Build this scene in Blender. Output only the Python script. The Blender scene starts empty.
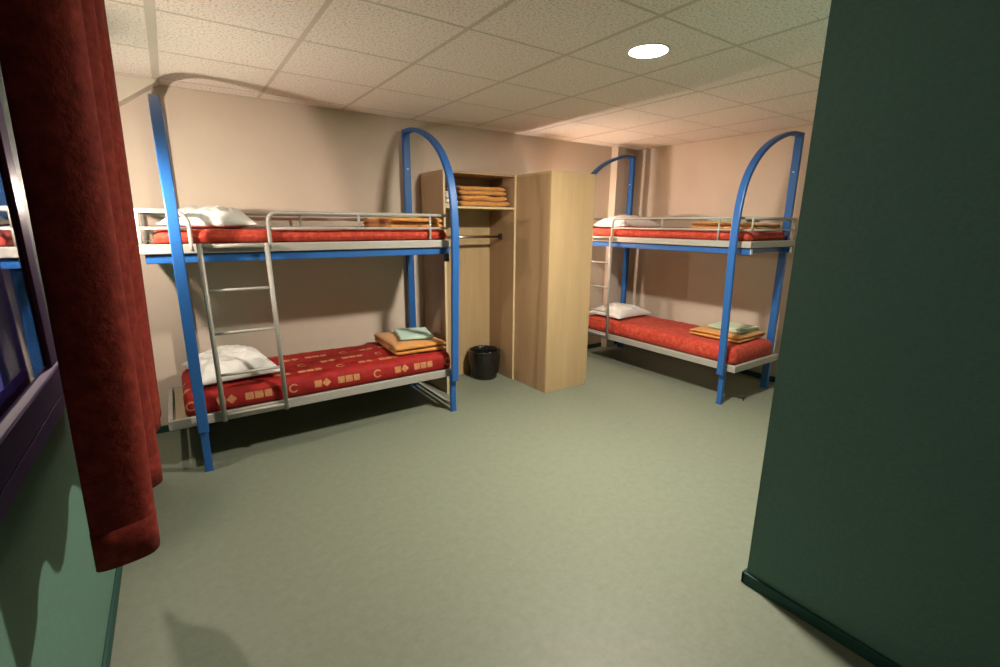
import bpy, bmesh, math, random
from mathutils import Vector, Matrix, noise
random.seed(7)
C = bpy.context.scene.collection
PI = math.pi

# ------------------------------------------------------------------ camera
FPX = 469.976
yaw, pit, roll = math.radians(34.591), math.radians(13.221), math.radians(.412)
fw = Vector((math.sin(yaw)*math.cos(pit), math.cos(yaw)*math.cos(pit), -math.sin(pit)))
r_ = Vector((math.cos(yaw), -math.sin(yaw), 0)); u_ = r_.cross(fw)
r2 = r_*math.cos(roll) + u_*math.sin(roll); u2 = -r_*math.sin(roll) + u_*math.cos(roll)
cam = bpy.data.objects.new('camera', bpy.data.cameras.new('camera')); C.objects.link(cam)
M = Matrix((r2, u2, -fw)).transposed().to_4x4(); M.translation = Vector((0, 0, 1.53))
cam.matrix_world = M
cam.data.sensor_width = 36; cam.data.lens = FPX*36/1000; cam.data.clip_start = .02
bpy.context.scene.camera = cam

# ------------------------------------------------------------------ room numbers (metres)
H = 2.40; YB = 4.074; XR = 4.81; XL = -.375; XG = 1.897; YG = .836; YN = -2.3
GX0, GY0 = .048, 2.687 - .6*8

# ------------------------------------------------------------------ materials
def new_mat(name):
    m = bpy.data.materials.new(name); m.use_nodes = True
    nt = m.node_tree; b = nt.nodes['Principled BSDF']
    return m, nt, b
def N(nt, typ, **kw):
    n = nt.nodes.new(typ)
    for k, v in kw.items(): setattr(n, k, v)
    return n
def ramp(nt, fac, stops):
    n = N(nt, 'ShaderNodeValToRGB'); cr = n.color_ramp
    while len(cr.elements) < len(stops): cr.elements.new(.5)
    for e, (p, c) in zip(cr.elements, stops): e.position = p; e.color = (*c, 1)
    nt.links.new(fac, n.inputs[0]); return n.outputs[0]
def coords(nt, scale=(1, 1, 1), kind='Object'):
    tc = N(nt, 'ShaderNodeTexCoord'); mp = N(nt, 'ShaderNodeMapping')
    mp.inputs['Scale'].default_value = scale
    nt.links.new(tc.outputs[kind], mp.inputs[0]); return mp.outputs[0]
def noise_tex(nt, vec, scale, detail=4, rough=.5):
    n = N(nt, 'ShaderNodeTexNoise'); n.inputs['Scale'].default_value = scale
    n.inputs['Detail'].default_value = detail; n.inputs['Roughness'].default_value = rough
    nt.links.new(vec, n.inputs['Vector']); return n.outputs['Fac']
def bump(nt, b, fac, strength, dist=.002):
    n = N(nt, 'ShaderNodeBump'); n.inputs['Strength'].default_value = strength
    n.inputs['Distance'].default_value = dist
    nt.links.new(fac, n.inputs['Height']); nt.links.new(n.outputs[0], b.inputs['Normal'])
def simple(name, col, rough=.5, metal=0, var=.06, scale=30, bmp=0, bscale=None, spec=.5, aniso=(1, 1, 1), sheen=0):
    m, nt, b = new_mat(name)
    v = coords(nt, aniso); f = noise_tex(nt, v, scale)
    lo = tuple(c*(1-var) for c in col); hi = tuple(min(1, c*(1+var)) for c in col)
    nt.links.new(ramp(nt, f, [(.3, lo), (.7, hi)]), b.inputs['Base Color'])
    b.inputs['Roughness'].default_value = rough; b.inputs['Metallic'].default_value = metal
    b.inputs['Specular IOR Level'].default_value = spec
    if sheen: b.inputs['Sheen Weight'].default_value = sheen
    if bmp: bump(nt, b, noise_tex(nt, v, bscale or scale, 6), bmp)
    return m

MAT = {}
MAT['wall'] = simple('cream_wall_paint', (.62, .51, .41), .75, var=.025, scale=3, bmp=.25, bscale=90)
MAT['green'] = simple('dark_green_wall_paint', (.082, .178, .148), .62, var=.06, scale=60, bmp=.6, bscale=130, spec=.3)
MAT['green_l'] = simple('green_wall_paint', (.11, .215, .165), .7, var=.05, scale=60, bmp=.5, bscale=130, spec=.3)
MAT['skirt'] = simple('bottle_green_skirting', (.012, .060, .048), .5, var=.05, scale=10, spec=.3)
MAT['white_trim'] = simple('warm_white_plaster', (.62, .55, .45), .7, var=.02, scale=8)
MAT['blue'] = simple('blue_powder_coat', (.018, .105, .335), .38, var=.05, scale=60, bmp=.05, bscale=400)
MAT['grey'] = simple('warm_grey_powder_coat', (.34, .322, .285), .45, var=.04, scale=60)
MAT['panel'] = simple('beige_base_panel', (.33, .26, .17), .6, var=.05, scale=20)
MAT['black'] = simple('black_plastic', (.008, .008, .008), .35, var=.1)
MAT['cap'] = simple('white_plastic_cap', (.72, .74, .76), .4, var=.02)
MAT['steel'] = simple('brushed_steel', (.42, .38, .33), .3, metal=1, var=.05)
MAT['white_enamel'] = simple('white_enamel', (.62, .60, .55), .35, var=.02)
MAT['lamp_rim'] = simple('white_lamp_rim', (.75, .72, .66), .5, var=.02)

def wood(name, base, dark):
    m, nt, b = new_mat(name)
    v = coords(nt, (1, 1, .045)); f = noise_tex(nt, v, 55, 8, .62)
    v2 = coords(nt, (1, 1, .12)); g = noise_tex(nt, v2, 7, 3)
    mx = N(nt, 'ShaderNodeMath', operation='ADD'); ml = N(nt, 'ShaderNodeMath', operation='MULTIPLY')
    ml.inputs[1].default_value = .55
    nt.links.new(g, ml.inputs[0]); nt.links.new(ml.outputs[0], mx.inputs[0])
    m2 = N(nt, 'ShaderNodeMath', operation='MULTIPLY'); m2.inputs[1].default_value = .45
    nt.links.new(f, m2.inputs[0]); nt.links.new(m2.outputs[0], mx.inputs[1])
    nt.links.new(ramp(nt, mx.outputs[0], [(.32, dark), (.66, base)]), b.inputs['Base Color'])
    b.inputs['Roughness'].default_value = .42; b.inputs['Specular IOR Level'].default_value = .4
    return m
MAT['wood'] = wood('beech_laminate', (.49, .345, .185), (.40, .275, .140))
MAT['wood_side'] = wood('brown_beech_laminate', (.41, .265, .150), (.33, .205, .110))
MAT['wood_edge'] = wood('pale_beech_edge', (.62, .48, .29), (.53, .40, .23))

def floor_mat():
    m, nt, b = new_mat('sage_linoleum')
    v = coords(nt); f = noise_tex(nt, v, 22, 12, .8)
    c1 = ramp(nt, f, [(.30, (.158, .180, .130)), (.5, (.184, .206, .152)), (.72, (.210, .233, .175))])
    v2 = coords(nt, (.6, 2.2, 1)); f2 = noise_tex(nt, v2, 38, 6, .7)
    mix = N(nt, 'ShaderNodeMix', data_type='RGBA', blend_type='MULTIPLY'); mix.inputs[0].default_value = .5
    nt.links.new(c1, mix.inputs[6]); nt.links.new(ramp(nt, f2, [(.3, (.86, .86, .85)), (.7, (1, 1, 1))]), mix.inputs[7])
    nt.links.new(mix.outputs[2], b.inputs['Base Color'])
    b.inputs['Roughness'].default_value = .5; b.inputs['Specular IOR Level'].default_value = .35
    bump(nt, b, f2, .08)
    return m
MAT['floor'] = floor_mat()

def tile_mat():
    m, nt, b = new_mat('fissured_ceiling_tile')
    v = coords(nt); f = noise_tex(nt, v, 85, 4, .75)
    spots = ramp(nt, f, [(.38, (.48, .41, .33)), (.48, (.84, .745, .665)), (.7, (.88, .785, .70))])
    nt.links.new(spots, b.inputs['Base Color']); b.inputs['Roughness'].default_value = .9
    bump(nt, b, f, .5, .003)
    return m
MAT['tile'] = tile_mat()
MAT['tbar'] = simple('ceiling_grid_enamel', (.56, .49, .40), .55, var=.03, scale=4)

def cloth(name, stops, scale, bmp=.4, rough=.85, sheen=.2, bscale=None, aniso=(1, 1, 1)):
    m, nt, b = new_mat(name)
    v = coords(nt, aniso); f = noise_tex(nt, v, scale, 6, .65)
    nt.links.new(ramp(nt, f, stops), b.inputs['Base Color'])
    b.inputs['Roughness'].default_value = rough; b.inputs['Sheen Weight'].default_value = sheen
    b.inputs['Specular IOR Level'].default_value = .2
    bump(nt, b, noise_tex(nt, v, bscale or scale*1.5, 6, .6), bmp, .004)
    return m
MAT['curtain'] = cloth('crushed_red_velvet', [(.32, (.125, .012, .008)), (.5, (.185, .020, .012)), (.68, (.26, .034, .019))], 34, .6, sheen=.0)
MAT['red_m'] = cloth('mottled_red_cover', [(.25, (.27, .026, .014)), (.5, (.42, .046, .026)), (.78, (.60, .12, .06))], 30, .8, sheen=.05)
MAT['white_c'] = cloth('white_cotton', [(.2, (.62, .60, .57)), (.8, (.72, .70, .67))], 9, .35, sheen=.1, bscale=14)
MAT['orange'] = cloth('orange_blanket_wool', [(.25, (.43, .175, .035)), (.7, (.62, .285, .065))], 40, .6, sheen=.3)
MAT['sheet_t'] = cloth('pale_aqua_sheet', [(.2, (.42, .60, .50)), (.8, (.52, .68, .57))], 20, .2, sheen=.1)
MAT['sheet_g'] = cloth('pale_green_sheet', [(.2, (.44, .52, .36)), (.8, (.54, .60, .43))], 20, .2, sheen=.1)
MAT['bag'] = simple('black_bin_liner', (.010, .009, .008), .22, var=.2, scale=20, bmp=.5, bscale=30)
MAT['bin'] = simple('black_bin_plastic', (.014, .012, .010), .45, var=.1)

# red cover printed with rows of gold squares and curls (u along bed, v across, metres)
def pattern_mat():
    m, nt, b = new_mat('red_cover_with_gold_motifs')
    L = nt.links.new
    def val(x):
        n = N(nt, 'ShaderNodeValue'); n.outputs[0].default_value = x; return n.outputs[0]
    def op(o, a, bb=None):
        n = N(nt, 'ShaderNodeMath', operation=o)
        for i, x in enumerate((a, bb)):
            if x is None: continue
            if isinstance(x, (int, float)): n.inputs[i].default_value = x
            else: L(x, n.inputs[i])
        return n.outputs[0]
    uvn = N(nt, 'ShaderNodeUVMap'); uvn.uv_map = 'UVMap'
    sp = N(nt, 'ShaderNodeSeparateXYZ'); L(uvn.outputs[0], sp.inputs[0])
    u, v = sp.outputs[0], sp.outputs[1]
    v = op('ADD', v, .022); row = op('FLOOR', op('DIVIDE', v, .17))
    vm = op('SUBTRACT', op('SUBTRACT', v, op('MULTIPLY', row, .17)), .085)     # -0.085 .. 0.085
    uu = op('ADD', op('ADD', u, .14), op('MULTIPLY', row, .235))
    P = .59
    um = op('SUBTRACT', uu, op('MULTIPLY', op('FLOOR', op('DIVIDE', uu, P)), P))
    def sq(cx, w, h, diamond=False):
        dx = op('ABSOLUTE', op('SUBTRACT', um, cx)); dv = op('ABSOLUTE', vm)
        if diamond: return op('LESS_THAN', op('ADD', dx, dv), w)
        return op('MULTIPLY', op('LESS_THAN', dx, w), op('LESS_THAN', dv, h))
    tot = sq(.215, .024, .024)
    for a in (sq(.273, .031, 0, True), sq(.375, .024, .024), sq(.431, .025, .024), sq(.487, .022, .024)):
        tot = op('MAXIMUM', tot, a)
    # curl: ring with a gap on one side plus a tail
    du = op('SUBTRACT', um, .055); dvv = op('SUBTRACT', vm, -.002)
    rr = op('SQRT', op('ADD', op('MULTIPLY', du, du), op('MULTIPLY', dvv, dvv)))
    ring = op('LESS_THAN', op('ABSOLUTE', op('SUBTRACT', rr, .026)), .0055)
    gap = op('MULTIPLY', op('GREATER_THAN', du, .008), op('LESS_THAN', op('ABSOLUTE', dvv), .016))
    ring = op('MULTIPLY', ring, op('SUBTRACT', 1, gap))
    tail = op('MULTIPLY', op('LESS_THAN', op('ABSOLUTE', op('SUBTRACT', dvv, -.034)), .005), op('LESS_THAN', op('ABSOLUTE', op('SUBTRACT', du, .03)), .035))
    tot = op('MAXIMUM', tot, ring); topfade = op('SUBTRACT', 1, op('MULTIPLY', op('GREATER_THAN', v, .19), .5)); tot = op('MULTIPLY', tot, topfade)
    cc = coords(nt)
    br = noise_tex(nt, cc, 60, 2, .5)
    tot = op('MULTIPLY', tot, op('ADD', .25, op('MULTIPLY', br, 1.15)))
    f = noise_tex(nt, cc, 16, 6, .6)
    red = ramp(nt, f, [(.25, (.20, .007, .007)), (.6, (.30, .012, .010)), (.8, (.40, .030, .015))])
    mix = N(nt, 'ShaderNodeMix', data_type='RGBA'); L(tot, mix.inputs[0]); L(red, mix.inputs[6])
    mix.inputs[7].default_value = (.74, .49, .20, 1)
    L(mix.outputs[2], b.inputs['Base Color'])
    b.inputs['Roughness'].default_value = .7; b.inputs['Specular IOR Level'].default_value = .25
    bump(nt, b, noise_tex(nt, cc, 22, 5, .6), .5, .005)
    return m
MAT['print'] = pattern_mat()

def emit_mat(name, col, s):
    m, nt, b = new_mat(name)
    b.inputs['Base Color'].default_value = (.8, .8, .8, 1)
    b.inputs['Emission Color'].default_value = (*col, 1); b.inputs['Emission Strength'].default_value = s
    return m
def glass_mat():
    m, nt, b = new_mat('window_glass')
    b.inputs['Base Color'].default_value = (.9, .93, 1, 1)
    b.inputs['Transmission Weight'].default_value = 1; b.inputs['Roughness'].default_value = .01
    b.inputs['IOR'].default_value = 1.5
    return m
MAT['glass'] = glass_mat()
def frame_mat():
    m, nt, b = new_mat('mauve_window_lacquer')
    v = coords(nt); f = noise_tex(nt, v, 5, 3)
    nt.links.new(ramp(nt, f, [(.3, (.15, .105, .26)), (.7, (.17, .12, .29))]), b.inputs['Base Color'])
    b.inputs['Roughness'].default_value = .5; b.inputs['Specular IOR Level'].default_value = .04; b.inputs['Coat Weight'].default_value = 0
    b.inputs['Coat Roughness'].default_value = .06
    return m
MAT['frame'] = frame_mat()

# ------------------------------------------------------------------ mesh helpers
def add_box(bm, x0, x1, y0, y1, z0, z1):
    vs = [bm.verts.new(p) for p in ((x0,y0,z0),(x1,y0,z0),(x1,y1,z0),(x0,y1,z0),(x0,y0,z1),(x1,y0,z1),(x1,y1,z1),(x0,y1,z1))]
    for f in ((3,2,1,0),(4,5,6,7),(0,1,5,4),(1,2,6,5),(2,3,7,6),(3,0,4,7)): bm.faces.new([vs[i] for i in f])
def add_poly(bm, pts, off):       # prism: polygon pts extruded by vector off
    a = [bm.verts.new(p) for p in pts]; o = Vector(off); b = [bm.verts.new(Vector(p)+o) for p in pts]
    n = len(pts); bm.faces.new(a[::-1]); bm.faces.new(b)
    for i in range(n): bm.faces.new((a[i], a[(i+1) % n], b[(i+1) % n], b[i]))
def add_tube(bm, pts, r, seg=12):
    pts = [Vector(p) for p in pts]; rings = []
    t0 = (pts[1]-pts[0]).normalized(); ref = Vector((0, 0, 1)) if abs(t0.z) < .9 else Vector((1, 0, 0))
    nrm = (ref - t0*ref.dot(t0)).normalized()
    for i, p in enumerate(pts):
        t = ((pts[i+1] if i < len(pts)-1 else p) - (pts[i-1] if i else p)).normalized()
        nrm = (nrm - t*nrm.dot(t)).normalized(); bi = t.cross(nrm)
        rings.append([bm.verts.new(p + (nrm*math.cos(a) + bi*math.sin(a))*r) for a in (2*PI*k/seg for k in range(seg))])
    for a, b in zip(rings, rings[1:]):
        for k in range(seg): bm.faces.new((a[k], a[(k+1) % seg], b[(k+1) % seg], b[k]))
    bm.faces.new(rings[0][::-1]); bm.faces.new(rings[-1])
def add_sweep(bm, prof, w, th, x=0):   # rectangular bar swept along (y,z) profile, width w in x
    rings = []
    for i, p in enumerate(prof):
        a = prof[max(0, i-1)]; b = prof[min(len(prof)-1, i+1)]
        t = Vector((b[0]-a[0], b[1]-a[1])).normalized(); n = Vector((-t.y, t.x))
        rings.append([bm.verts.new((x+sx*w/2, p[0]+n.x*sn*th/2, p[1]+n.y*sn*th/2)) for sx, sn in ((-1,-1),(1,-1),(1,1),(-1,1))])
    for a, b in zip(rings, rings[1:]):
        for k in range(4): bm.faces.new((a[k], a[(k+1) % 4], b[(k+1) % 4], b[k]))
    bm.faces.new(rings[0][::-1]); bm.faces.new(rings[-1])
def add_lathe(bm, prof, seg=40, jit=None):
    rings = []
    for j, (r, z) in enumerate(prof):
        rings.append([bm.verts.new(((r+(jit(a, j) if jit else 0))*math.cos(a), (r+(jit(a, j) if jit else 0))*math.sin(a), z)) for a in (2*PI*k/seg for k in range(seg))])
    for a, b in zip(rings, rings[1:]):
        for k in range(seg): bm.faces.new((a[k], a[(k+1) % seg], b[(k+1) % seg], b[k]))
    bm.faces.new(rings[0][::-1]); bm.faces.new(rings[-1])
def arc(c, r, a0, a1, n, plane='xz'):
    out = []
    for i in range(n+1):
        a = math.radians(a0 + (a1-a0)*i/n); p, q = r*math.cos(a), r*math.sin(a)
        out.append((c[0]+p, c[1], c[2]+q) if plane == 'xz' else (c[0], c[1]+p, c[2]+q) if plane == 'yz' else (c[0]+p, c[1]+q, c[2]))
    return out
def obj(name, bm, mat, parent=None, bevel=0, smooth=False, sub=0, label=None):
    bmesh.ops.recalc_face_normals(bm, faces=bm.faces)
    me = bpy.data.meshes.new(name); bm.to_mesh(me); bm.free()
    me.materials.append(MAT[mat] if isinstance(mat, str) else mat)
    o = bpy.data.objects.new(name, me); C.objects.link(o)
    if parent: o.parent = parent
    if smooth:
        for p in me.polygons: p.use_smooth = True
    if bevel:
        b = o.modifiers.new('bevel', 'BEVEL'); b.width = bevel; b.segments = 2; b.limit_method = 'ANGLE'
    if sub:
        s = o.modifiers.new('sub', 'SUBSURF'); s.levels = s.render_levels = sub
    if label: o['label'] = label
    return o
def tag(o, label, cat, group=None):
    o['label'] = label; o['category'] = cat
    if group: o['group'] = group
    return o
def empty(name, loc, rz=0):
    o = bpy.data.objects.new(name, None); C.objects.link(o); o.location = loc; o.rotation_euler = (0, 0, rz)
    o.empty_display_size = .1; return o
def struct(name, bm, mat, bevel=0, parent=None):
    o = obj(name, bm, mat, parent, bevel)
    if not parent: o['kind'] = 'structure'
    return o
def B(*boxes):
    bm = bmesh.new()
    for b in boxes: add_box(bm, *b)
    return bm

# ------------------------------------------------------------------ room shell
T = .15
struct('floor', B((XL-T, XR+T, YN-T, YB+T, -.1, 0)), 'floor')
struct('ceiling', B((XL-T, XR+T, YN-T, YB+T, H+.0006, H+.12)), 'tile')
bm = bmesh.new(); add_box(bm, GX0-.02, GX0+.02, YN, YB, H-.0007, H+.006)
xs = [GX0+.6*k for k in range(0, 8)]; ys = [GY0+.6*k for k in range(0, 11)]
for x in xs: add_box(bm, x-.012, x+.012, YN, YB, H-.0004, H+.006)
for y in ys:
    if y < YB: add_box(bm, XL, XR, y-.007, y+.007, H-.0002, H+.006)
add_box(bm, XL, XR, YB-.022, YB, H-.0006, H+.006); add_box(bm, XR-.022, XR, YG, YB, H-.0006, H+.006)
struct('trim_1', bm, 'tbar')
struct('wall_back', B((XL-T, XR+T, YB, YB+T, 0, H+.01)), 'wall')
struct('wall_right', B((XR, XR+T, YG-T, YB, 0, H+.01)), 'wall')
WY0, WY1, WZ0, WZ1 = -1.2, 2.14, .91, 2.12
struct('wall_left', B((XL-T, XL, YN, YB, 0, WZ0), (XL-T, XL, YN, YB, WZ1, H+.01), (XL-T, XL, YN, WY0, WZ0, WZ1), (XL-T, XL, WY1, YB, WZ0, WZ1)), 'green_l')
struct('wall_partition', B((XG, XR, YG-T, YG, 0, H+.01), (XG, XG+T, YN, YG-T, 0, H+.01)), 'green')
struct('wall_near', B((XL-T, XG+T, YN-T, YN, 0, H+.01)), 'wall')
def skirt(name, *b):
    return struct(name, B(*b), 'skirt', .003)
skirt('baseboard_left', (XL, XL+.013, YN, YB, 0, .052))
skirt('baseboard_back', (XL, 1.86, YB-.013, YB, 0, .052), (3.21, XR, YB-.013, YB, 0, .052))
skirt('baseboard_right', (XR-.013, XR, YG, YB, 0, .052))
skirt('baseboard_partition', (XG-.014, XG, YN, YG+.014, 0, .052), (XG-.014, XR, YG, YG+.014, 0, .052))
# pipe casing in the far corner
struct('trim_2', B((4.375, 4.52, YB-.10, YB, 0, H)), 'wall', .004)
# slanting bulkhead over the left corner
bm = bmesh.new(); add_poly(bm, [(.062, 3.93, H), (XL, 3.93, H), (XL, 3.93, 2.09), (-.16, 3.93, 2.24)], (0, YB-3.93, 0))
struct('trim_3', bm, 'white_trim', .003)

# window: frame with low ledge rail, one mullion, glass
bm = bmesh.new()
add_box(bm, XL-.075, XL+.010, WY0, WY1, WZ0, WZ0+.050)
add_box(bm, XL-.075, XL+.008, WY0, WY1, WZ0+.050, WZ0+.054)
add_box(bm, XL-.075, XL+.010, WY0, WY1, WZ0+.054, WZ0+.140)
add_poly(bm, [(XL-.075, WY0, WZ0+.140), (XL+.010, WY0, WZ0+.140), (XL+.008, WY0, WZ0+.144), (XL-.012, WY0, WZ0+.156), (XL-.075, WY0, WZ0+.156)], (0, WY1-WY0, 0))
add_box(bm, XL-.075, XL+.012, WY0, WY1, WZ1-.07, WZ1)
for y0, y1 in ((WY0, WY0+.07), (.02, .10), (WY1-.09, WY1)): add_box(bm, XL-.075, XL+.002, y0, y1, WZ0+.15, WZ1-.07)
w = struct('window_1', bm, 'frame', .004)
for y0, y1 in ((WY0+.07, .02), (.10, WY1-.09)):
    obj('pane', B((XL-.014, XL-.008, y0, y1, WZ0+.155, WZ1-.07)), 'glass', w)
    obj('pane', B((XL-.046, XL-.040, y0, y1, WZ0+.155, WZ1-.07)), 'glass', w)

# ------------------------------------------------------------------ ceiling lamps
def lamp(x, y, label, s, col):
    t = tag(empty('ceiling_light', (x, y, H)), label, 'light')
    bm = bmesh.new(); add_lathe(bm, [(.082, 0), (.104, 0), (.106, -.006), (.100, -.012), (.088, -.012), (.082, -.009)], 56)
    bm2 = bmesh.new()
    seg = 56
    prof = [(.0935, .001), (.104, .001), (.105, -.003), (.102, -.006), (.096, -.006), (.0935, -.005)]
    rings = [[bm2.verts.new((r*math.cos(2*PI*k/seg), r*math.sin(2*PI*k/seg), z)) for k in range(seg)] for r, z in prof]
    for a, b in zip(rings, rings[1:]+rings[:1]):
        for k in range(seg): bm2.faces.new((a[k], a[(k+1) % seg], b[(k+1) % seg], b[k]))
    bm.free(); obj('rim', bm2, 'lamp_rim', t, smooth=True)
    bm = bmesh.new(); add_lathe(bm, [(.02, 0), (.093, 0), (.0932, -.0035), (.085, -.0045), (.06, -.0055), (.01, -.006)], 48)
    obj('diffuser', bm, emit_mat('lamp_glow', col, s), t, smooth=False)
    return t
LAMP1 = (GX0+.6*3.5, GY0+.6*6.5)
lamp(*LAMP1, 'round white recessed ceiling light glowing brightly above the middle of the room', 345, (1, .92, .79))

def wall_lamp(x, y, z, rz, label, s, side=0):
    """bare warm bulb standing in a socket cup on a wall bracket; local +y points out of the wall"""
    t = tag(empty('wall_lamp', (x, y, z), rz), label, 'lamp')
    bm = bmesh.new(); add_lathe(bm, [(.006, -.055), (.012, -.050), (.031, -.020), (.034, -.012), (.032, -.010), (.012, -.014), (.008, .092), (.004, .0955)], 28)
    for v in bm.verts: v.co.y += .085; v.co.x -= .012*max(0, min(1, (.04-v.co.z)/.05))*side
    obj('socket_cup', bm, 'cap', t, smooth=True)
    bm = bmesh.new(); add_lathe(bm, [(.003, .0962), (.008, .0985), (.0135, .104), (.017, .113), (.0175, .119), (.016, .127), (.0115, .134), (.006, .1375), (.002, .1385)], 32)
    for v in bm.verts: v.co.y += .085
    bulb = obj('bulb', bm, emit_mat('bulb_glow', (1, .83, .70), s), t)
    bm = bmesh.new(); add_lathe(bm, [(.004, .1383), (.019, .142), (.020, .146), (.012, .152), (.003, .155)], 24)
    for v in bm.verts: v.co.y += .085
    obj('top_cap', bm, 'cap', t, smooth=True)
    bm = bmesh.new(); add_tube(bm, [(0, .012, -.075), (0, .05, -.078), (0, .078, -.070), (0, .085, -.050)], .007, 12)
    obj('arm', bm, 'cap', t, smooth=True)
    obj('wall_plate', B((-.035, .035, .0, .014, -.125, -.03)), 'cap', t, .004)
    return t
wall_lamp(XL+.002, 3.0, 1.52, -PI/2, 'small bracket lamp with a bare bulb on the window wall, behind the red curtain', 1000, -1)
wall_lamp(3.37, YB-.002, 1.50, PI, 'small bracket lamp with a bare bulb on the back wall, behind the closed wardrobe', 780)

# ------------------------------------------------------------------ bunk beds (local: x along bed from pillow end, y from front to back)
def bunk(name, loc, rz, label, s0, s1, L, ladder, hook, posts_v, ends, low_bar):
    t = tag(empty(name, loc, rz), label, 'bunk bed', 'blue framed bunk beds')
    W = .735
    prof = [(-.066, .272), (-.072, .45), (-.082, .75), (-.096, 1.1), (-.104, 1.35), (-.100, 1.55), (-.082, 1.70), (-.046, 1.84), (.012, 1.95), (.10, 2.055), (.21, 2.14), (.34, 2.207), (.48, 2.257), (.60, 2.282), (.735, 2.284)]
    # smooth the profile with Catmull-Rom
    fine = []
    for i in range(len(prof)-1):
        p0, p1, p2, p3 = prof[max(0, i-1)], prof[i], prof[i+1], prof[min(len(prof)-1, i+2)]
        for k in range(5):
            q = k/5
            fine.append(tuple(.5*((2*p1[d]) + (-p0[d]+p2[d])*q + (2*p0[d]-5*p1[d]+4*p2[d]-p3[d])*q*q + (-p0[d]+3*p1[d]-3*p2[d]+p3[d])*q**3) for d in (0, 1)))
    fine.append(prof[-1])
    for s in (0, L):
        bm = bmesh.new(); add_sweep(bm, fine, .058, .032, s)
        a = obj('arched_frame', bm, 'blue', t, .006)
        bm = bmesh.new(); add_box(bm, s-.022, s+.022, -.046, -.016, .012, .345); add_box(bm, s-.02, s+.02, -.056, -.04, .275, .33)
        f = obj('front_leg', bm, 'blue', a, .004)
        obj('foot_cap', B((s-.024, s+.024, -.048, -.014, 0, .014)), 'blue', f, .003)
        bm = bmesh.new(); add_box(bm, s-.031, s+.031, W-.018, W+.022, .012, 2.300)
        p = obj('rear_post', bm, 'blue', t, .004)
        obj('foot_cap', B((s-.033, s+.033, W-.020, W+.024, 0, .014)), 'blue', p, .003)
        bm = bmesh.new(); add_tube(bm, [(s, W-.024, 1.98), (s, W-.016, 1.98)], .006, 10)
        obj('screw', bm, 'cap', p)
        obj('cross_beam', B((s-.02, s+.02, .02, W-.02, 1.298, 1.338)), 'blue', t, .003)
        if low_bar: obj('cross_bar', B((s-.014, s+.014, -.01, W-.02, .035, .06)), 'grey', t, .003)
    # blue beams under the top bunk
    for y in (.022, W-.055):
        b = obj('support_beam', B((s0+.02, s1-.012, y, y+.035, 1.292, 1.343)), 'blue', t, .004)
        obj('end_cap', B((s1-.013, s1-.006, y+.002, y+.033, 1.296, 1.34)), 'cap', b, .002)
    if low_bar: obj('clamp_knob', B((L-.035, L-.005, -.02, .02, 1.235, 1.30), (L-.03, L-.015, -.03, .03, 1.262, 1.28)), 'black', t, .006)
    # two trays
    for z0, z1 in ((.295, .355), (1.346, 1.400)):
        bm = bmesh.new()
        add_box(bm, s0, s1, 0, .028, z0, z1); add_box(bm, s0, s1, W-.02, W+.0, z0, z1)
        add_box(bm, s0, s0+.028, .028, W-.02, z0, z1); add_box(bm, s1-.028, s1, .028, W-.02, z0, z1)
        r = obj('base_rim', bm, 'grey', t, .005)
        obj('base_panel', B((s0+.040, s1-.036, .034, W-.026, z1-.016, z1-.008)), 'panel', r)
        bm = B(*[(x, x+.03, .03, W-.022, z0+.004, z0+.030) for x in [s0+.25+.35*k for k in range(5)]])
        obj('slat_support', bm, 'grey', r)
    zt, zl = 1.583, 1.488
    R = .0115
    def rail(pts, r=R): 
        bm = bmesh.new(); add_tube(bm, pts, r, 10); return bm
    y = .012
    # front rail, short piece by the pillow end
    e0, h1 = s0+.012, ladder[0]-.035
    g = obj('guard_rail', rail([(e0, y, zt), (h1-.075, y, zt)] + arc((h1-.075, y, zt-.075), .075, 90, 0, 8)[1:] + [(h1, y, 1.405), (h1, y-.008, 1.362)]), 'grey', t, smooth=True)
    obj('lower_bar', rail([(e0, y, zl), (h1, y, zl)], .0085), 'grey', g, smooth=True)
    # front rail, long piece
    e1 = s1-.012 if ends[1] else L
    g = obj('guard_rail', rail([(hook, y-.008, 1.362), (hook, y, 1.405), (hook, y, zt-.05)] + arc((hook+.05, y, zt-.05), .05, 180, 90, 8)[1:] + [(e1, y, zt)]), 'grey', t, smooth=True)
    obj('lower_bar', rail([(hook, y, zl), (e1, y, zl)], .0085), 'grey', g, smooth=True)
    for sx, lo in posts_v: obj('rail_post', rail([(sx, y, lo), (sx, y, zt)], .008), 'grey', g, smooth=True)
    # rear rail and end rails
    yb = W-.030
    g = obj('guard_rail', rail([(s0+.012, yb, zt), (s1-.012, yb, zt)]), 'grey', t, smooth=True)
    obj('lower_bar', rail([(s0+.012, yb, zl), (s1-.012, yb, zl)], .0085), 'grey', g, smooth=True)
    for sx in (s0+.012, s0+1.0, s1-.012): obj('rail_post', rail([(sx, yb, 1.36), (sx, yb, zt)], .008), 'grey', g, smooth=True)
    for k, sx in ((0, s0+.012), (1, s1-.012)):
        if not ends[k]: continue
        g = obj('guard_rail', rail([(sx, y, zt), (sx, yb, zt)]), 'grey', t, smooth=True)
        obj('lower_bar', rail([(sx, y, zl), (sx, yb, zl)], .0085), 'grey', g, smooth=True)
        obj('rail_post', rail([(sx, y, zl), (sx, y, zt)], .009), 'grey', g, smooth=True)
        if k == 0: obj('rail_post', rail([(sx, y, 1.39), (sx, y, zl)], .009), 'grey', g, smooth=True)
    # ladder
    la, lb = ladder
    ld = obj('ladder', B((la-.004, lb+.004, -.014, -.002, 1.378, 1.396)), 'grey', t, .003)
    for sx, dx in ((la, .012), (lb, .022)):
        obj('stile', rail([(sx, -.032, 1.402), (sx+dx, -.022, .30)], .0145), 'grey', ld, smooth=True)
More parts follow.
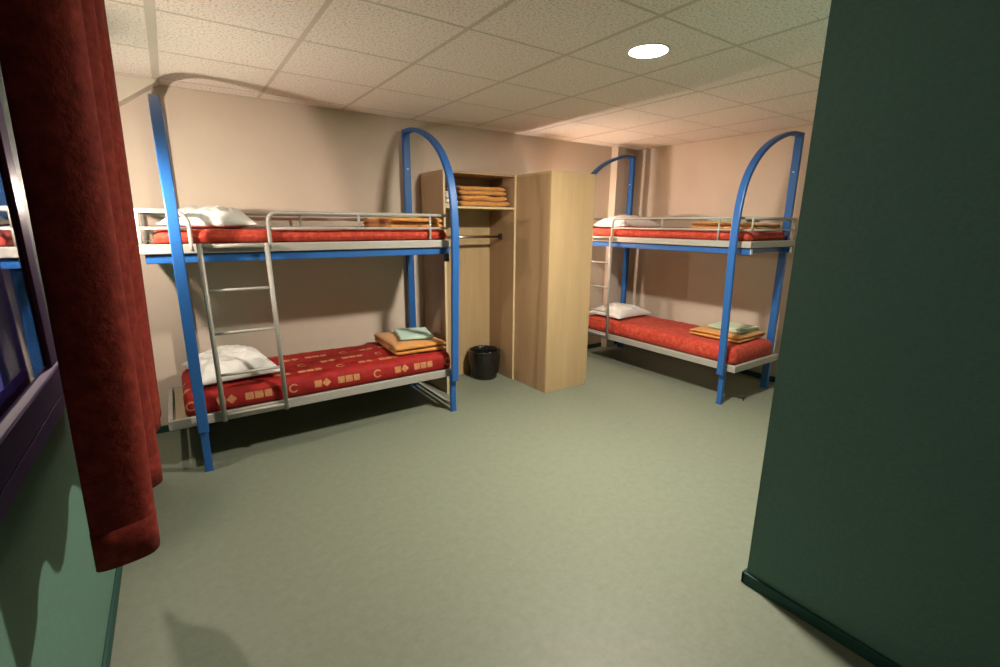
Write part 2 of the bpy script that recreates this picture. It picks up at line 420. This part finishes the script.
    for z in (1.387, 1.125, .863, .60, .338):
        q = (1.4-z)/1.1
        obj('rung', rail([(la+.012*q, -.030+.008*q, z), (lb+.022*q, -.030+.008*q, z)], .0095 if z < 1.3 else .012), 'grey', ld, smooth=True)
    return t

LB = (.022, 3.278, 0); RB = (3.820, 3.906, 0); A = -PI/2
bunk('bunk_bed', LB, 0, 'blue and grey metal bunk bed with ladder on the left, beside the red curtain', -.172, 1.765, 1.748, (.108, .462), .490, [(1.060, 1.488), (1.600, 1.37)], (True, False), True)
bunk('bunk_bed', RB, A, 'blue and grey metal bunk bed on the right, between the wardrobes and green wall', -.03, 1.893, 1.806, (.085, .437), .412, [(1.026, 1.488), (1.597, 1.37)], (True, True), False)

def Lm(o, base, rz):
    o.matrix_world = Matrix.Translation(base) @ Matrix.Rotation(rz, 4, 'Z') @ o.matrix_world
    return o

# ------------------------------------------------------------------ soft things
def mattress(x0, x1, y0, y1, z0, z1, mat, seed, sag=.006):
    """rounded box with slightly lumpy cover; UV = metres along / metres around"""
    bm = bmesh.new(); uvl = bm.loops.layers.uv.new('UVMap')
    r = min(.062, (z1-z0)*.46)
    # cross-section (y,z) loop starting mid-bottom going front, up, over, back
    sec = []
    def cor(cy, cz, a0, a1):
        for i in range(6):
            a = math.radians(a0+(a1-a0)*i/5); sec.append((cy+r*math.cos(a), cz+r*math.sin(a)))
    ym = (y0+y1)/2
    sec.append((ym, z0)); cor(y0+r*.5, z0+r*.5, 270, 180) if False else None
    sec += [(y0+.02, z0), (y0+.004, z0+.008), (y0, z0+.03)]
    n = max(1, int((z1-r-z0-.03)/.02))
    for i in range(1, n+1): sec.append((y0-.004*math.sin(PI*i/(n+1)), z0+.03+(z1-r-z0-.03)*i/(n+1)))
    cor(y0+r, z1-r, 180, 90)
    for i in range(1, 24): sec.append((y0+r+(y1-y0-2*r)*i/24, z1))
    cor(y1-r, z1-r, 90, 0)
    sec += [(y1, z0+.03), (y1-.004, z0+.008), (y1-.02, z0)]
    arcl = [0]
    for a, b in zip(sec, sec[1:]): arcl.append(arcl[-1]+math.hypot(b[0]-a[0], b[1]-a[1]))
    NX = 90
    us = [0, .012, .028, .05] + [.05+(x1-x0-.10)*k/NX for k in range(1, NX)] + [x1-x0-.05, x1-x0-.028, x1-x0-.012, x1-x0]
    shrink = {0: .045, 1: .018, 2: .006, 3: 0}
    rings = []
    zc = z0+.0
    for i, u in enumerate(us):
        k = min(i, len(us)-1-i); sh = shrink.get(k, 0)
        ring = []
        for (y, z) in sec:
            fy = (y-ym)/(y1-ym); hz = (z-z0)/(z1-z0)
            nz = noise.noise(Vector((u*3.1+seed, y*4, z*7)))*.006 + noise.noise(Vector((u*13+seed, y*15, z*22)))*.003
            yy = y - fy*sh; zz = z - hz*sh*.9
            if hz > .2: zz += nz*min(1, hz) ; yy += nz*.8*(-1 if fy < 0 else 1)*min(1, abs(fy)*1.2)
            zz = max(zz, z0)
            ring.append(bm.verts.new((x0+u, yy, zz)))
        rings.append(ring)
    m = len(sec)
    for i in range(len(us)-1):
        for j in range(m):
            j2 = (j+1) % m
            f = bm.faces.new((rings[i][j], rings[i+1][j], rings[i+1][j2], rings[i][j2]))
            for lp, (iu, jj) in zip(f.loops, ((i, j), (i+1, j), (i+1, j+1), (i, j+1))):
                lp[uvl].uv = (us[iu], arcl[jj] if jj < m else arcl[-1]+.1)
    bm.faces.new(rings[0][::-1]); bm.faces.new(rings[-1])
    return obj('mattress', bm, mat, smooth=True)

def pillow(w, d, h, seed, corner=.06):
    """w along bed (x), d across (y); pointed corners, seam at mid height, creases"""
    bm = bmesh.new(); n = 44
    def P(i, j, side):
        u = -1+2*i/n; v = -1+2*j/n
        pin = 1 - .10*(1-u*u)*abs(v)**3; pin2 = 1 - .10*(1-v*v)*abs(u)**3
        x = u*w/2*pin2*(1+corner*abs(u*v)**3); y = v*d/2*pin*(1+corner*abs(u*v)**3)
        prof = max(0, (1-abs(u)**2.6))**.55*max(0, (1-abs(v)**2.6))**.55
        cr = noise.noise(Vector((u*2.0+seed, v*2.2, side)))*.20 + abs(noise.noise(Vector((u*3.5+seed*2, v*4, side+3))))*-.30 + noise.noise(Vector((u*7+v*4+seed, v*6, side)))*.06
        if side > 0: z = h*.80*prof*(1+cr) + h*.20
        else: z = h*.20*(1-prof**.8)
        z += .0
        return Vector((x, y, z))
    top = [[bm.verts.new(P(i, j, 1)) for j in range(n+1)] for i in range(n+1)]
    bot = [[top[i][j] if i in (0, n) or j in (0, n) else bm.verts.new(P(i, j, -1)) for j in range(n+1)] for i in range(n+1)]
    for i in range(n):
        for j in range(n):
            bm.faces.new((top[i][j], top[i+1][j], top[i+1][j+1], top[i][j+1]))
            bm.faces.new((bot[i][j], bot[i][j+1], bot[i+1][j+1], bot[i+1][j]))
    return obj('pillow', bm, 'white_c', smooth=True)

def folded(name, w, d, layers, th, mat, seed, wob=.004, rnd=True, gap=.0):
    """serpentine folded cloth seen from its rounded fold: w in x, d in y; each layer th thick"""
    bm = bmesh.new()
    pitch = th+gap
    # centre line in (y,z): zig-zag with round turns
    cl = []
    rad = pitch/2
    for k in range(layers):
        z = th/2 + pitch*k
        ya, yb = (-d/2+rad, d/2-rad) if k % 2 == 0 else (d/2-rad, -d/2+rad)
        for i in range(13): cl.append((ya+(yb-ya)*i/12, z))
        if k < layers-1:
            s = 1 if k % 2 == 0 else -1
            for i in range(1, 6):
                a = -PI/2+PI*i/6
                cl.append((yb+s*rad*math.cos(a), z+rad+rad*math.sin(a)))
    NX = 26; rings = []
    for i in range(NX+1):
        u = i/NX; x = -w/2+w*u
        e = min(u, 1-u)*w; edge = 1 if e > .02 else math.sqrt(max(.12, 1-(1-e/.02)**2))
        ring = []; top = []; botm = []
        for j, (y, z) in enumerate(cl):
            a = cl[max(0, j-1)]; b = cl[min(len(cl)-1, j+1)]
            t = Vector((b[0]-a[0], b[1]-a[1])).normalized(); nn = Vector((-t.y, t.x))
            k = z/pitch
            xo = noise.noise(Vector((k*1.7+seed, y*3, 5)))*.020*(1 if u > .5 else -1)*abs(2*u-1)
            wz = noise.noise(Vector((x*6+seed, y*6, k*.4)))*wob*min(1, z/.03)
            wy = noise.noise(Vector((x*5+seed, k*2.3, 9)))*wob*3*abs(y)/(d/2)*(1 if y > 0 else -1)
            h = th/2*edge*.97
            te = .6 if (j == 0 or j == len(cl)-1) else 1
            top.append(bm.verts.new((x+xo, y+nn.x*h*te+wy, max(0, z+nn.y*h*te+wz))))
            botm.append(bm.verts.new((x+xo, y-nn.x*h*te+wy, max(0, z-nn.y*h*te+wz))))
        rings.append(top+botm[::-1])
    m = len(rings[0])
    for a, b in zip(rings, rings[1:]):
        for k in range(m): bm.faces.new((a[k], a[(k+1) % m], b[(k+1) % m], b[k]))
    for ring, flip in ((rings[0], 1), (rings[-1], 0)):
        q = m//2
        for k in range(q-1):
            f = (ring[k], ring[k+1], ring[m-2-k], ring[m-1-k])
            bm.faces.new(f if flip else f[::-1])
    return obj(name, bm, mat, smooth=True)
def put(o, x, y, z, rz=0, tx=0, ty=0):
    o.matrix_world = Matrix.Translation((x, y, z)) @ Matrix.Rotation(rz, 4, 'Z') @ Matrix.Rotation(tx, 4, 'X') @ Matrix.Rotation(ty, 4, 'Y')
    return o
ZL0, ZL1 = .3565, .496; ZU0, ZU1 = 1.4015, 1.480
W = .735
# left bed
m = Lm(mattress(-.10+.02, 1.772, .014, .700, ZL0, ZL1, 'print', 1), LB, 0)
tag(m, 'lower mattress of the left bunk, dark red cover with gold square motifs', 'mattress')
m = Lm(mattress(-.105, 1.768, .030, .675, ZU0, ZU1, 'red_m', 2), LB, 0)
tag(m, 'upper mattress of the left bunk in a mottled red cover', 'mattress')
m = Lm(mattress(.02, 1.865, .014, .700, ZL0, ZL1, 'red_m', 3), RB, A)
tag(m, 'lower mattress of the right bunk in a plain orange-red cover', 'mattress')
m = Lm(mattress(.02, 1.850, .034, .675, ZU0, ZU1, 'red_m', 4), RB, A)
tag(m, 'upper mattress of the right bunk in an orange-red cover', 'mattress')

def pil(w, d, h, seed, s, t, z, rz, base, brz, label, tx=0, ty=0):
    o = Lm(put(pillow(w, d, h, seed), s, t, z, rz, tx, ty), base, brz)
    return tag(o, label, 'pillow')
pil(.50, .58, .17, 1.3, .215, .36, ZL1+.006, .10, LB, 0, 'crumpled white pillow on the lower mattress of the left bunk, behind the ladder')
pil(.50, .56, .14, 4.1, .20, .35, ZU1+.004, -.05, LB, 0, 'white pillow on the upper mattress of the left bunk, behind the guard rail')
pil(.46, .56, .13, 6.2, .28, .36, ZL1+.004, .03, RB, A, 'white pillow on the lower mattress of the right bunk, beside the wardrobe')
pil(.50, .56, .14, 8.7, .29, .35, ZU1+.004, -.04, RB, A, 'white pillow on the upper mattress of the right bunk')

def fold(kind, w, d, n, th, mat, seed, s, t, z, rz, base, brz, label, cat, gap=0, wob=.004, ty=0):
    o = Lm(put(folded(kind, w, d, n, th, mat, seed, wob, gap=gap), s, t, z, rz, 0, ty), base, brz)
    return tag(o, label, cat)
fold('folded_blanket', .43, .58, 2, .038, 'orange', 3, 1.555, .37, ZL1+.005, -.05, LB, 0, 'folded orange blanket on the lower mattress of the left bunk', 'blanket', wob=.006)
fold('folded_sheet', .27, .34, 4, .007, 'sheet_t', 5, 1.60, .39, ZL1+.086, -.25, LB, 0, 'folded aqua sheet on the orange blanket of the left lower mattress', 'sheet', .001, .002)
fold('folded_blanket', .44, .52, 2, .040, 'orange', 11, 1.535, .36, ZU1+.005, .05, LB, 0, 'folded orange blanket on the upper mattress of the left bunk', 'blanket', wob=.007)
fold('folded_sheet', .28, .34, 3, .007, 'sheet_g', 12, 1.50, .40, ZU1+.090, .12, LB, 0, 'folded pale green sheet on the orange blanket of the left upper mattress', 'sheet', .001, .002)
fold('folded_blanket', .50, .48, 2, .030, 'orange', 21, 1.535, .43, ZL1+.005, .04, RB, A, 'folded orange blanket on the lower mattress of the right bunk', 'blanket', wob=.005)
fold('folded_sheet', .33, .30, 4, .009, 'sheet_g', 22, 1.575, .47, ZL1+.070, -.02, RB, A, 'folded pale green sheet on the orange blanket of the right lower mattress', 'sheet', .001, .002)
fold('folded_blanket', .58, .50, 2, .032, 'orange', 31, 1.535, .36, ZU1+.005, .03, RB, A, 'folded orange blanket on the upper mattress of the right bunk', 'blanket', wob=.007)
fold('folded_sheet', .34, .30, 3, .007, 'sheet_g', 32, 1.50, .40, ZU1+.075, .1, RB, A, 'folded pale green sheet on the orange blanket of the right upper mattress', 'sheet', .001, .002)

# ------------------------------------------------------------------ wardrobes
WX0, WX1, WX2 = 1.918, 2.674, 3.190; WF, WB = 3.628, 4.052; WH = 1.958; PT = .019
t = tag(empty('open_wardrobe', (WX0, WF, 0)), 'open beech wardrobe with shelf and hanging rail, against the back wall', 'wardrobe')
def part(n, mat, *b, par=t, bev=.0015): 
    return obj(n, B(*[(x0-WX0, x1-WX0, y0-WF, y1-WF, z0, z1) for x0, x1, y0, y1, z0, z1 in b]), mat, par, bev)
sp_ = part('side_panel', 'wood_side', (WX0, WX0+PT, WF+.003, WB, 0, WH)); part('edge_strip', 'wood_edge', (WX0, WX0+PT, WF, WF+.003, 0, WH), par=sp_, bev=0)
sp_ = part('side_panel', 'wood_side', (WX1-PT-.002, WX1-.002, WF+.003, WB, 0, WH)); part('edge_strip', 'wood_edge', (WX1-PT-.002, WX1-.002, WF-.002, WF+.003, 0, WH), par=sp_, bev=0)
part('back_panel', 'wood', (WX0+PT, WX1-PT-.002, WB-.010, WB-.002, .0, WH-PT))
part('top_panel', 'wood_side', (WX0+PT, WX1-PT-.002, WF+.004, WB-.002, WH-PT, WH))
sh = part('shelf', 'wood', (WX0+PT, WX1-PT-.002, WF+.006, WB-.012, 1.652, 1.670)); part('edge_strip', 'wood_edge', (WX0+PT, WX1-PT-.002, WF+.003, WF+.006, 1.652, 1.670), par=sh, bev=0)
bm = bmesh.new(); add_tube(bm, [(PT+.001, .215, 1.402), (WX1-WX0-PT-.003, .215, 1.402)], .0125, 14)
hr = obj('hanging_rail', bm, 'steel', t, smooth=True)
for x0, x1 in ((PT, PT+.018), (WX1-WX0-PT-.022, WX1-WX0-PT-.002)):
    obj('rail_bracket', B((x0, x1, .190, .240, 1.375, 1.432)), 'black', hr, .006)

t2 = tag(empty('closed_wardrobe', (WX1, 3.136, 0)), 'tall closed beech wardrobe standing end-on, right of the open wardrobe', 'wardrobe')
def part2(n, mat, *b, par=t2, bev=.0015): 
    return obj(n, B(*[(x0-WX1, x1-WX1, y0-3.136, y1-3.136, z0, z1) for x0, x1, y0, y1, z0, z1 in b]), mat, par, bev)
YF2 = 3.136
part2('side_panel', 'wood', (WX1, WX2-.020, YF2, YF2+PT, 0, WH)); part2('side_panel', 'wood', (WX1, WX2-.020, WB-PT, WB, 0, WH))
part2('back_panel', 'wood_side', (WX1, WX1+.010, YF2+PT, WB-PT, 0, WH-PT))
part2('top_panel', 'wood', (WX1, WX2-.020, YF2+PT, WB-PT, WH-PT, WH))
part2('base_panel', 'wood', (WX1+.01, WX2-.03, YF2+PT, WB-PT, .05, .05+PT))
ym = (YF2+WB)/2
for y0, y1, hy in ((YF2+.001, ym-.0015, ym-.05), (ym+.0015, WB-.001, ym+.05)):
    d = part2('door', 'wood', (WX2-.018, WX2, y0, y1, .04, WH-.002))
    bm = bmesh.new(); add_tube(bm, [(WX2-WX1, hy-YF2, 1.02), (WX2-WX1+.028, hy-YF2, 1.02), (WX2-WX1+.028, hy-YF2, 1.14), (WX2-WX1, hy-YF2, 1.14)], .005, 8)
    obj('handle', bm, 'steel', d, smooth=True)
part2('plinth', 'wood_side', (WX2-.06, WX2-.045, YF2+PT, WB-PT, 0, .05))

# blankets on the wardrobe shelf
o = folded('folded_blanket', .50, .34, 2, .046, 'orange', 41, .013); put(o, 2.375, 3.830, 1.673, .02)
tag(o, 'folded orange blanket lying on the wardrobe shelf, lower of the pair', 'blanket', 'folded blankets on the wardrobe shelf')
o = folded('folded_blanket', .48, .32, 2, .037, 'orange', 47, .012); put(o, 2.365, 3.835, 1.7725, -.03)
tag(o, 'folded orange blanket on the wardrobe shelf, upper of the pair', 'blanket', 'folded blankets on the wardrobe shelf')
o = folded('folded_sheet', .105, .22, 6, .020, 'white_c', 52, .002); put(o, 2.005, 3.76, 1.671, 0)
tag(o, 'folded white linen at the left end of the wardrobe shelf', 'sheet')

# bin with liner
t = tag(empty('waste_bin', (2.474, 3.862, 0)), 'small black waste bin lined with a black bag, inside the open wardrobe', 'bin')
bm = bmesh.new(); add_lathe(bm, [(.118, .002), (.122, .0), (.128, .02), (.146, .27), (.149, .275), (.145, .278), (.120, .04), (.05, .03)], 48)
obj('bucket', bm, 'bin', t, smooth=True)
def jit(a, j):
    if j < 1: return 0
    return (noise.noise(Vector((math.cos(a)*3.5, math.sin(a)*3.5, j*.9)))*.012 + noise.noise(Vector((math.cos(a)*11, math.sin(a)*11, j*.7)))*.006)
bm = bmesh.new()
seg = 72; prof = [(.134, .045), (.141, .07), (.150, .14), (.155, .19), (.156, .23), (.160, .262), (.157, .285), (.150, .292), (.140, .284), (.134, .24), (.126, .12), (.10, .06), (.03, .05)]
rings = []
for j, (r, z) in enumerate(prof):
    ring = []
    for k in range(seg):
        a = 2*PI*k/seg; dz = noise.noise(Vector((math.cos(a)*3, math.sin(a)*3, 4)))*.03*(1 if j < 3 else .35)
        ring.append(bm.verts.new(((r+max(-.004, jit(a, j)))*math.cos(a), (r+max(-.004, jit(a, j)))*math.sin(a), z+dz)))
    rings.append(ring)
for a, b in zip(rings, rings[1:]):
    for k in range(seg): bm.faces.new((a[k], a[(k+1) % seg], b[(k+1) % seg], b[k]))
bm.faces.new(rings[-1])
obj('bin_liner', bm, 'bag', t, smooth=True)

# ------------------------------------------------------------------ curtain with rail
t = tag(empty('curtain', (-.17, 1.8, 2.26)), 'long crushed dark red velvet curtain hanging at the window beside the left bunk', 'curtain')
cp = [(-.225, 1.300), (-.232, 1.272), (-.205, 1.264), (-.160, 1.272), (-.128, 1.286), (-.115, 1.312), (-.122, 1.35), (-.16, 1.42), (-.225, 1.47), (-.252, 1.52), (-.235, 1.57), (-.16, 1.61), (-.124, 1.65), (-.119, 1.69), (-.13, 1.74), (-.18, 1.83), (-.24, 1.90), (-.25, 1.96), (-.21, 2.02), (-.15, 2.07), (-.124, 2.14), (-.13, 2.21), (-.125, 2.30), (-.15, 2.37), (-.21, 2.43), (-.245, 2.50)]
fine = []
for i in range(len(cp)-1):
    p0, p1, p2, p3 = cp[max(0, i-1)], cp[i], cp[i+1], cp[min(len(cp)-1, i+2)]
    for k in range(6):
        q = k/6
        fine.append(tuple(.5*((2*p1[d]) + (-p0[d]+p2[d])*q + (2*p0[d]-5*p1[d]+4*p2[d]-p3[d])*q*q + (-p0[d]+3*p1[d]-3*p2[d]+p3[d])*q**3) for d in (0, 1)))
fine.append(cp[-1])
bm = bmesh.new(); NZ = 60; grid = []
for j in range(NZ+1):
    z = .75+(2.27-.75)*j/NZ; row = []
    for i, (x, y) in enumerate(fine):
        k = noise.noise(Vector((y*6, z*1.3, x*5)))*.006*(1-.3*j/NZ)
        xx = x + .024*(z-.75) + k; yy = y + noise.noise(Vector((x*8+3, z*1.1, y*4)))*.006
        zz = z + (noise.noise(Vector((y*5, x*9, 2)))*.006 if j == 0 else 0)
        xx = min(xx, -.02)
        row.append(bm.verts.new((xx+.17, yy-1.8, zz-2.26)))
    grid.append(row)
for a, b in zip(grid, grid[1:]):
    for k in range(len(a)-1): bm.faces.new((a[k], a[k+1], b[k+1], b[k]))
o = obj('drape', bm, 'curtain', t, smooth=True)
sm = o.modifiers.new('thick', 'SOLIDIFY'); sm.thickness = .004; sm.offset = 0
# sewn hem: a second thin layer along the bottom
bm = bmesh.new(); rows = []
for z in (.752, .80, .845):
    row = []
    for (x, y) in fine:
        k = noise.noise(Vector((y*6, z*1.3, x*5)))*.006
        row.append(bm.verts.new((x+.024*(z-.75)+k+.17, y+noise.noise(Vector((x*8+3, z*1.1, y*4)))*.006-1.8, z-2.26)))
    rows.append(row)
for a, b in zip(rows, rows[1:]):
    for k in range(len(a)-1): bm.faces.new((a[k], a[k+1], b[k+1], b[k]))
o = obj('hem', bm, 'curtain', t, smooth=True)
sm = o.modifiers.new('thick', 'SOLIDIFY'); sm.thickness = .0055; sm.offset = 0
cr = tag(empty('curtain_rail', (-.15, .8, 2.31)), 'white curtain rail above the window carrying the red curtain', 'curtain rail')
obj('track', B((-.015, .015, -1.9, 1.85, -.015, .015)), 'cap', cr, .003)
for y in (-1.7, 0, 1.7): obj('rail_bracket', B((-.225, .0, y-.012, y+.012, .012, .022)), 'cap', cr, .002)

# ------------------------------------------------------------------ radiator on the window wall, behind the curtain
t = tag(empty('radiator', (XL+.004, 2.5, 0)), 'white panel radiator low on the window wall behind the curtain hem', 'radiator')
bm = B((.055, .145, .42, .68, .14, .47))
for k in range(5): add_box(bm, .145, .151, .435+k*.049, .46+k*.049, .16, .45)
p = obj('radiator_panel', bm, 'white_enamel', t, .004)
for y in (.48, .62): obj('wall_bracket', B((0, .056, y-.02, y+.02, .25, .45)), 'white_enamel', t, .002)
bm = bmesh.new(); add_tube(bm, [(.07, .72, .165), (.07, .77, .165)], .010, 10); add_tube(bm, [(.07, .765, .172), (.07, .765, .0)], .0075, 10)
obj('supply_pipe', bm, 'white_enamel', t, smooth=True)
bm = bmesh.new(); add_tube(bm, [(.085, .765, .165), (.10, .765, .165), (.145, .765, .165)], .020, 16)
obj('valve_knob', bm, 'cap', t, smooth=True)

# scrap on the floor by the right bunk
bm = bmesh.new(); add_tube(bm, [(-.03, -.01, .005), (-.01, .0, .006), (.012, .006, .010), (.026, .002, .020), (.022, -.014, .026)], .0055, 8)
add_tube(bm, [(.012, .006, .010), (.022, .024, .006)], .005, 8)
o = obj('debris_scrap', bm, 'black', smooth=True); o.location = (4.07, 2.03, 0)
tag(o, 'tiny curled black scrap lying on the floor near the right bunk', 'scrap')

# ------------------------------------------------------------------ world + view
wd = bpy.data.worlds.new('night'); bpy.context.scene.world = wd; wd.use_nodes = True
wd.node_tree.nodes['Background'].inputs[0].default_value = (.055, .048, .14, 1)
wd.node_tree.nodes['Background'].inputs[1].default_value = 1
sc = bpy.context.scene
sc.view_settings.view_transform = 'Standard'; sc.view_settings.look = 'None'
sc.view_settings.gamma = 1; sc.view_settings.use_curve_mapping = False
sc.view_settings.exposure = 1.95
sc.cycles.use_denoising = True
sc.cycles.max_bounces = 10; sc.cycles.diffuse_bounces = 6
sc.cycles.caustics_reflective = False; sc.cycles.caustics_refractive = False
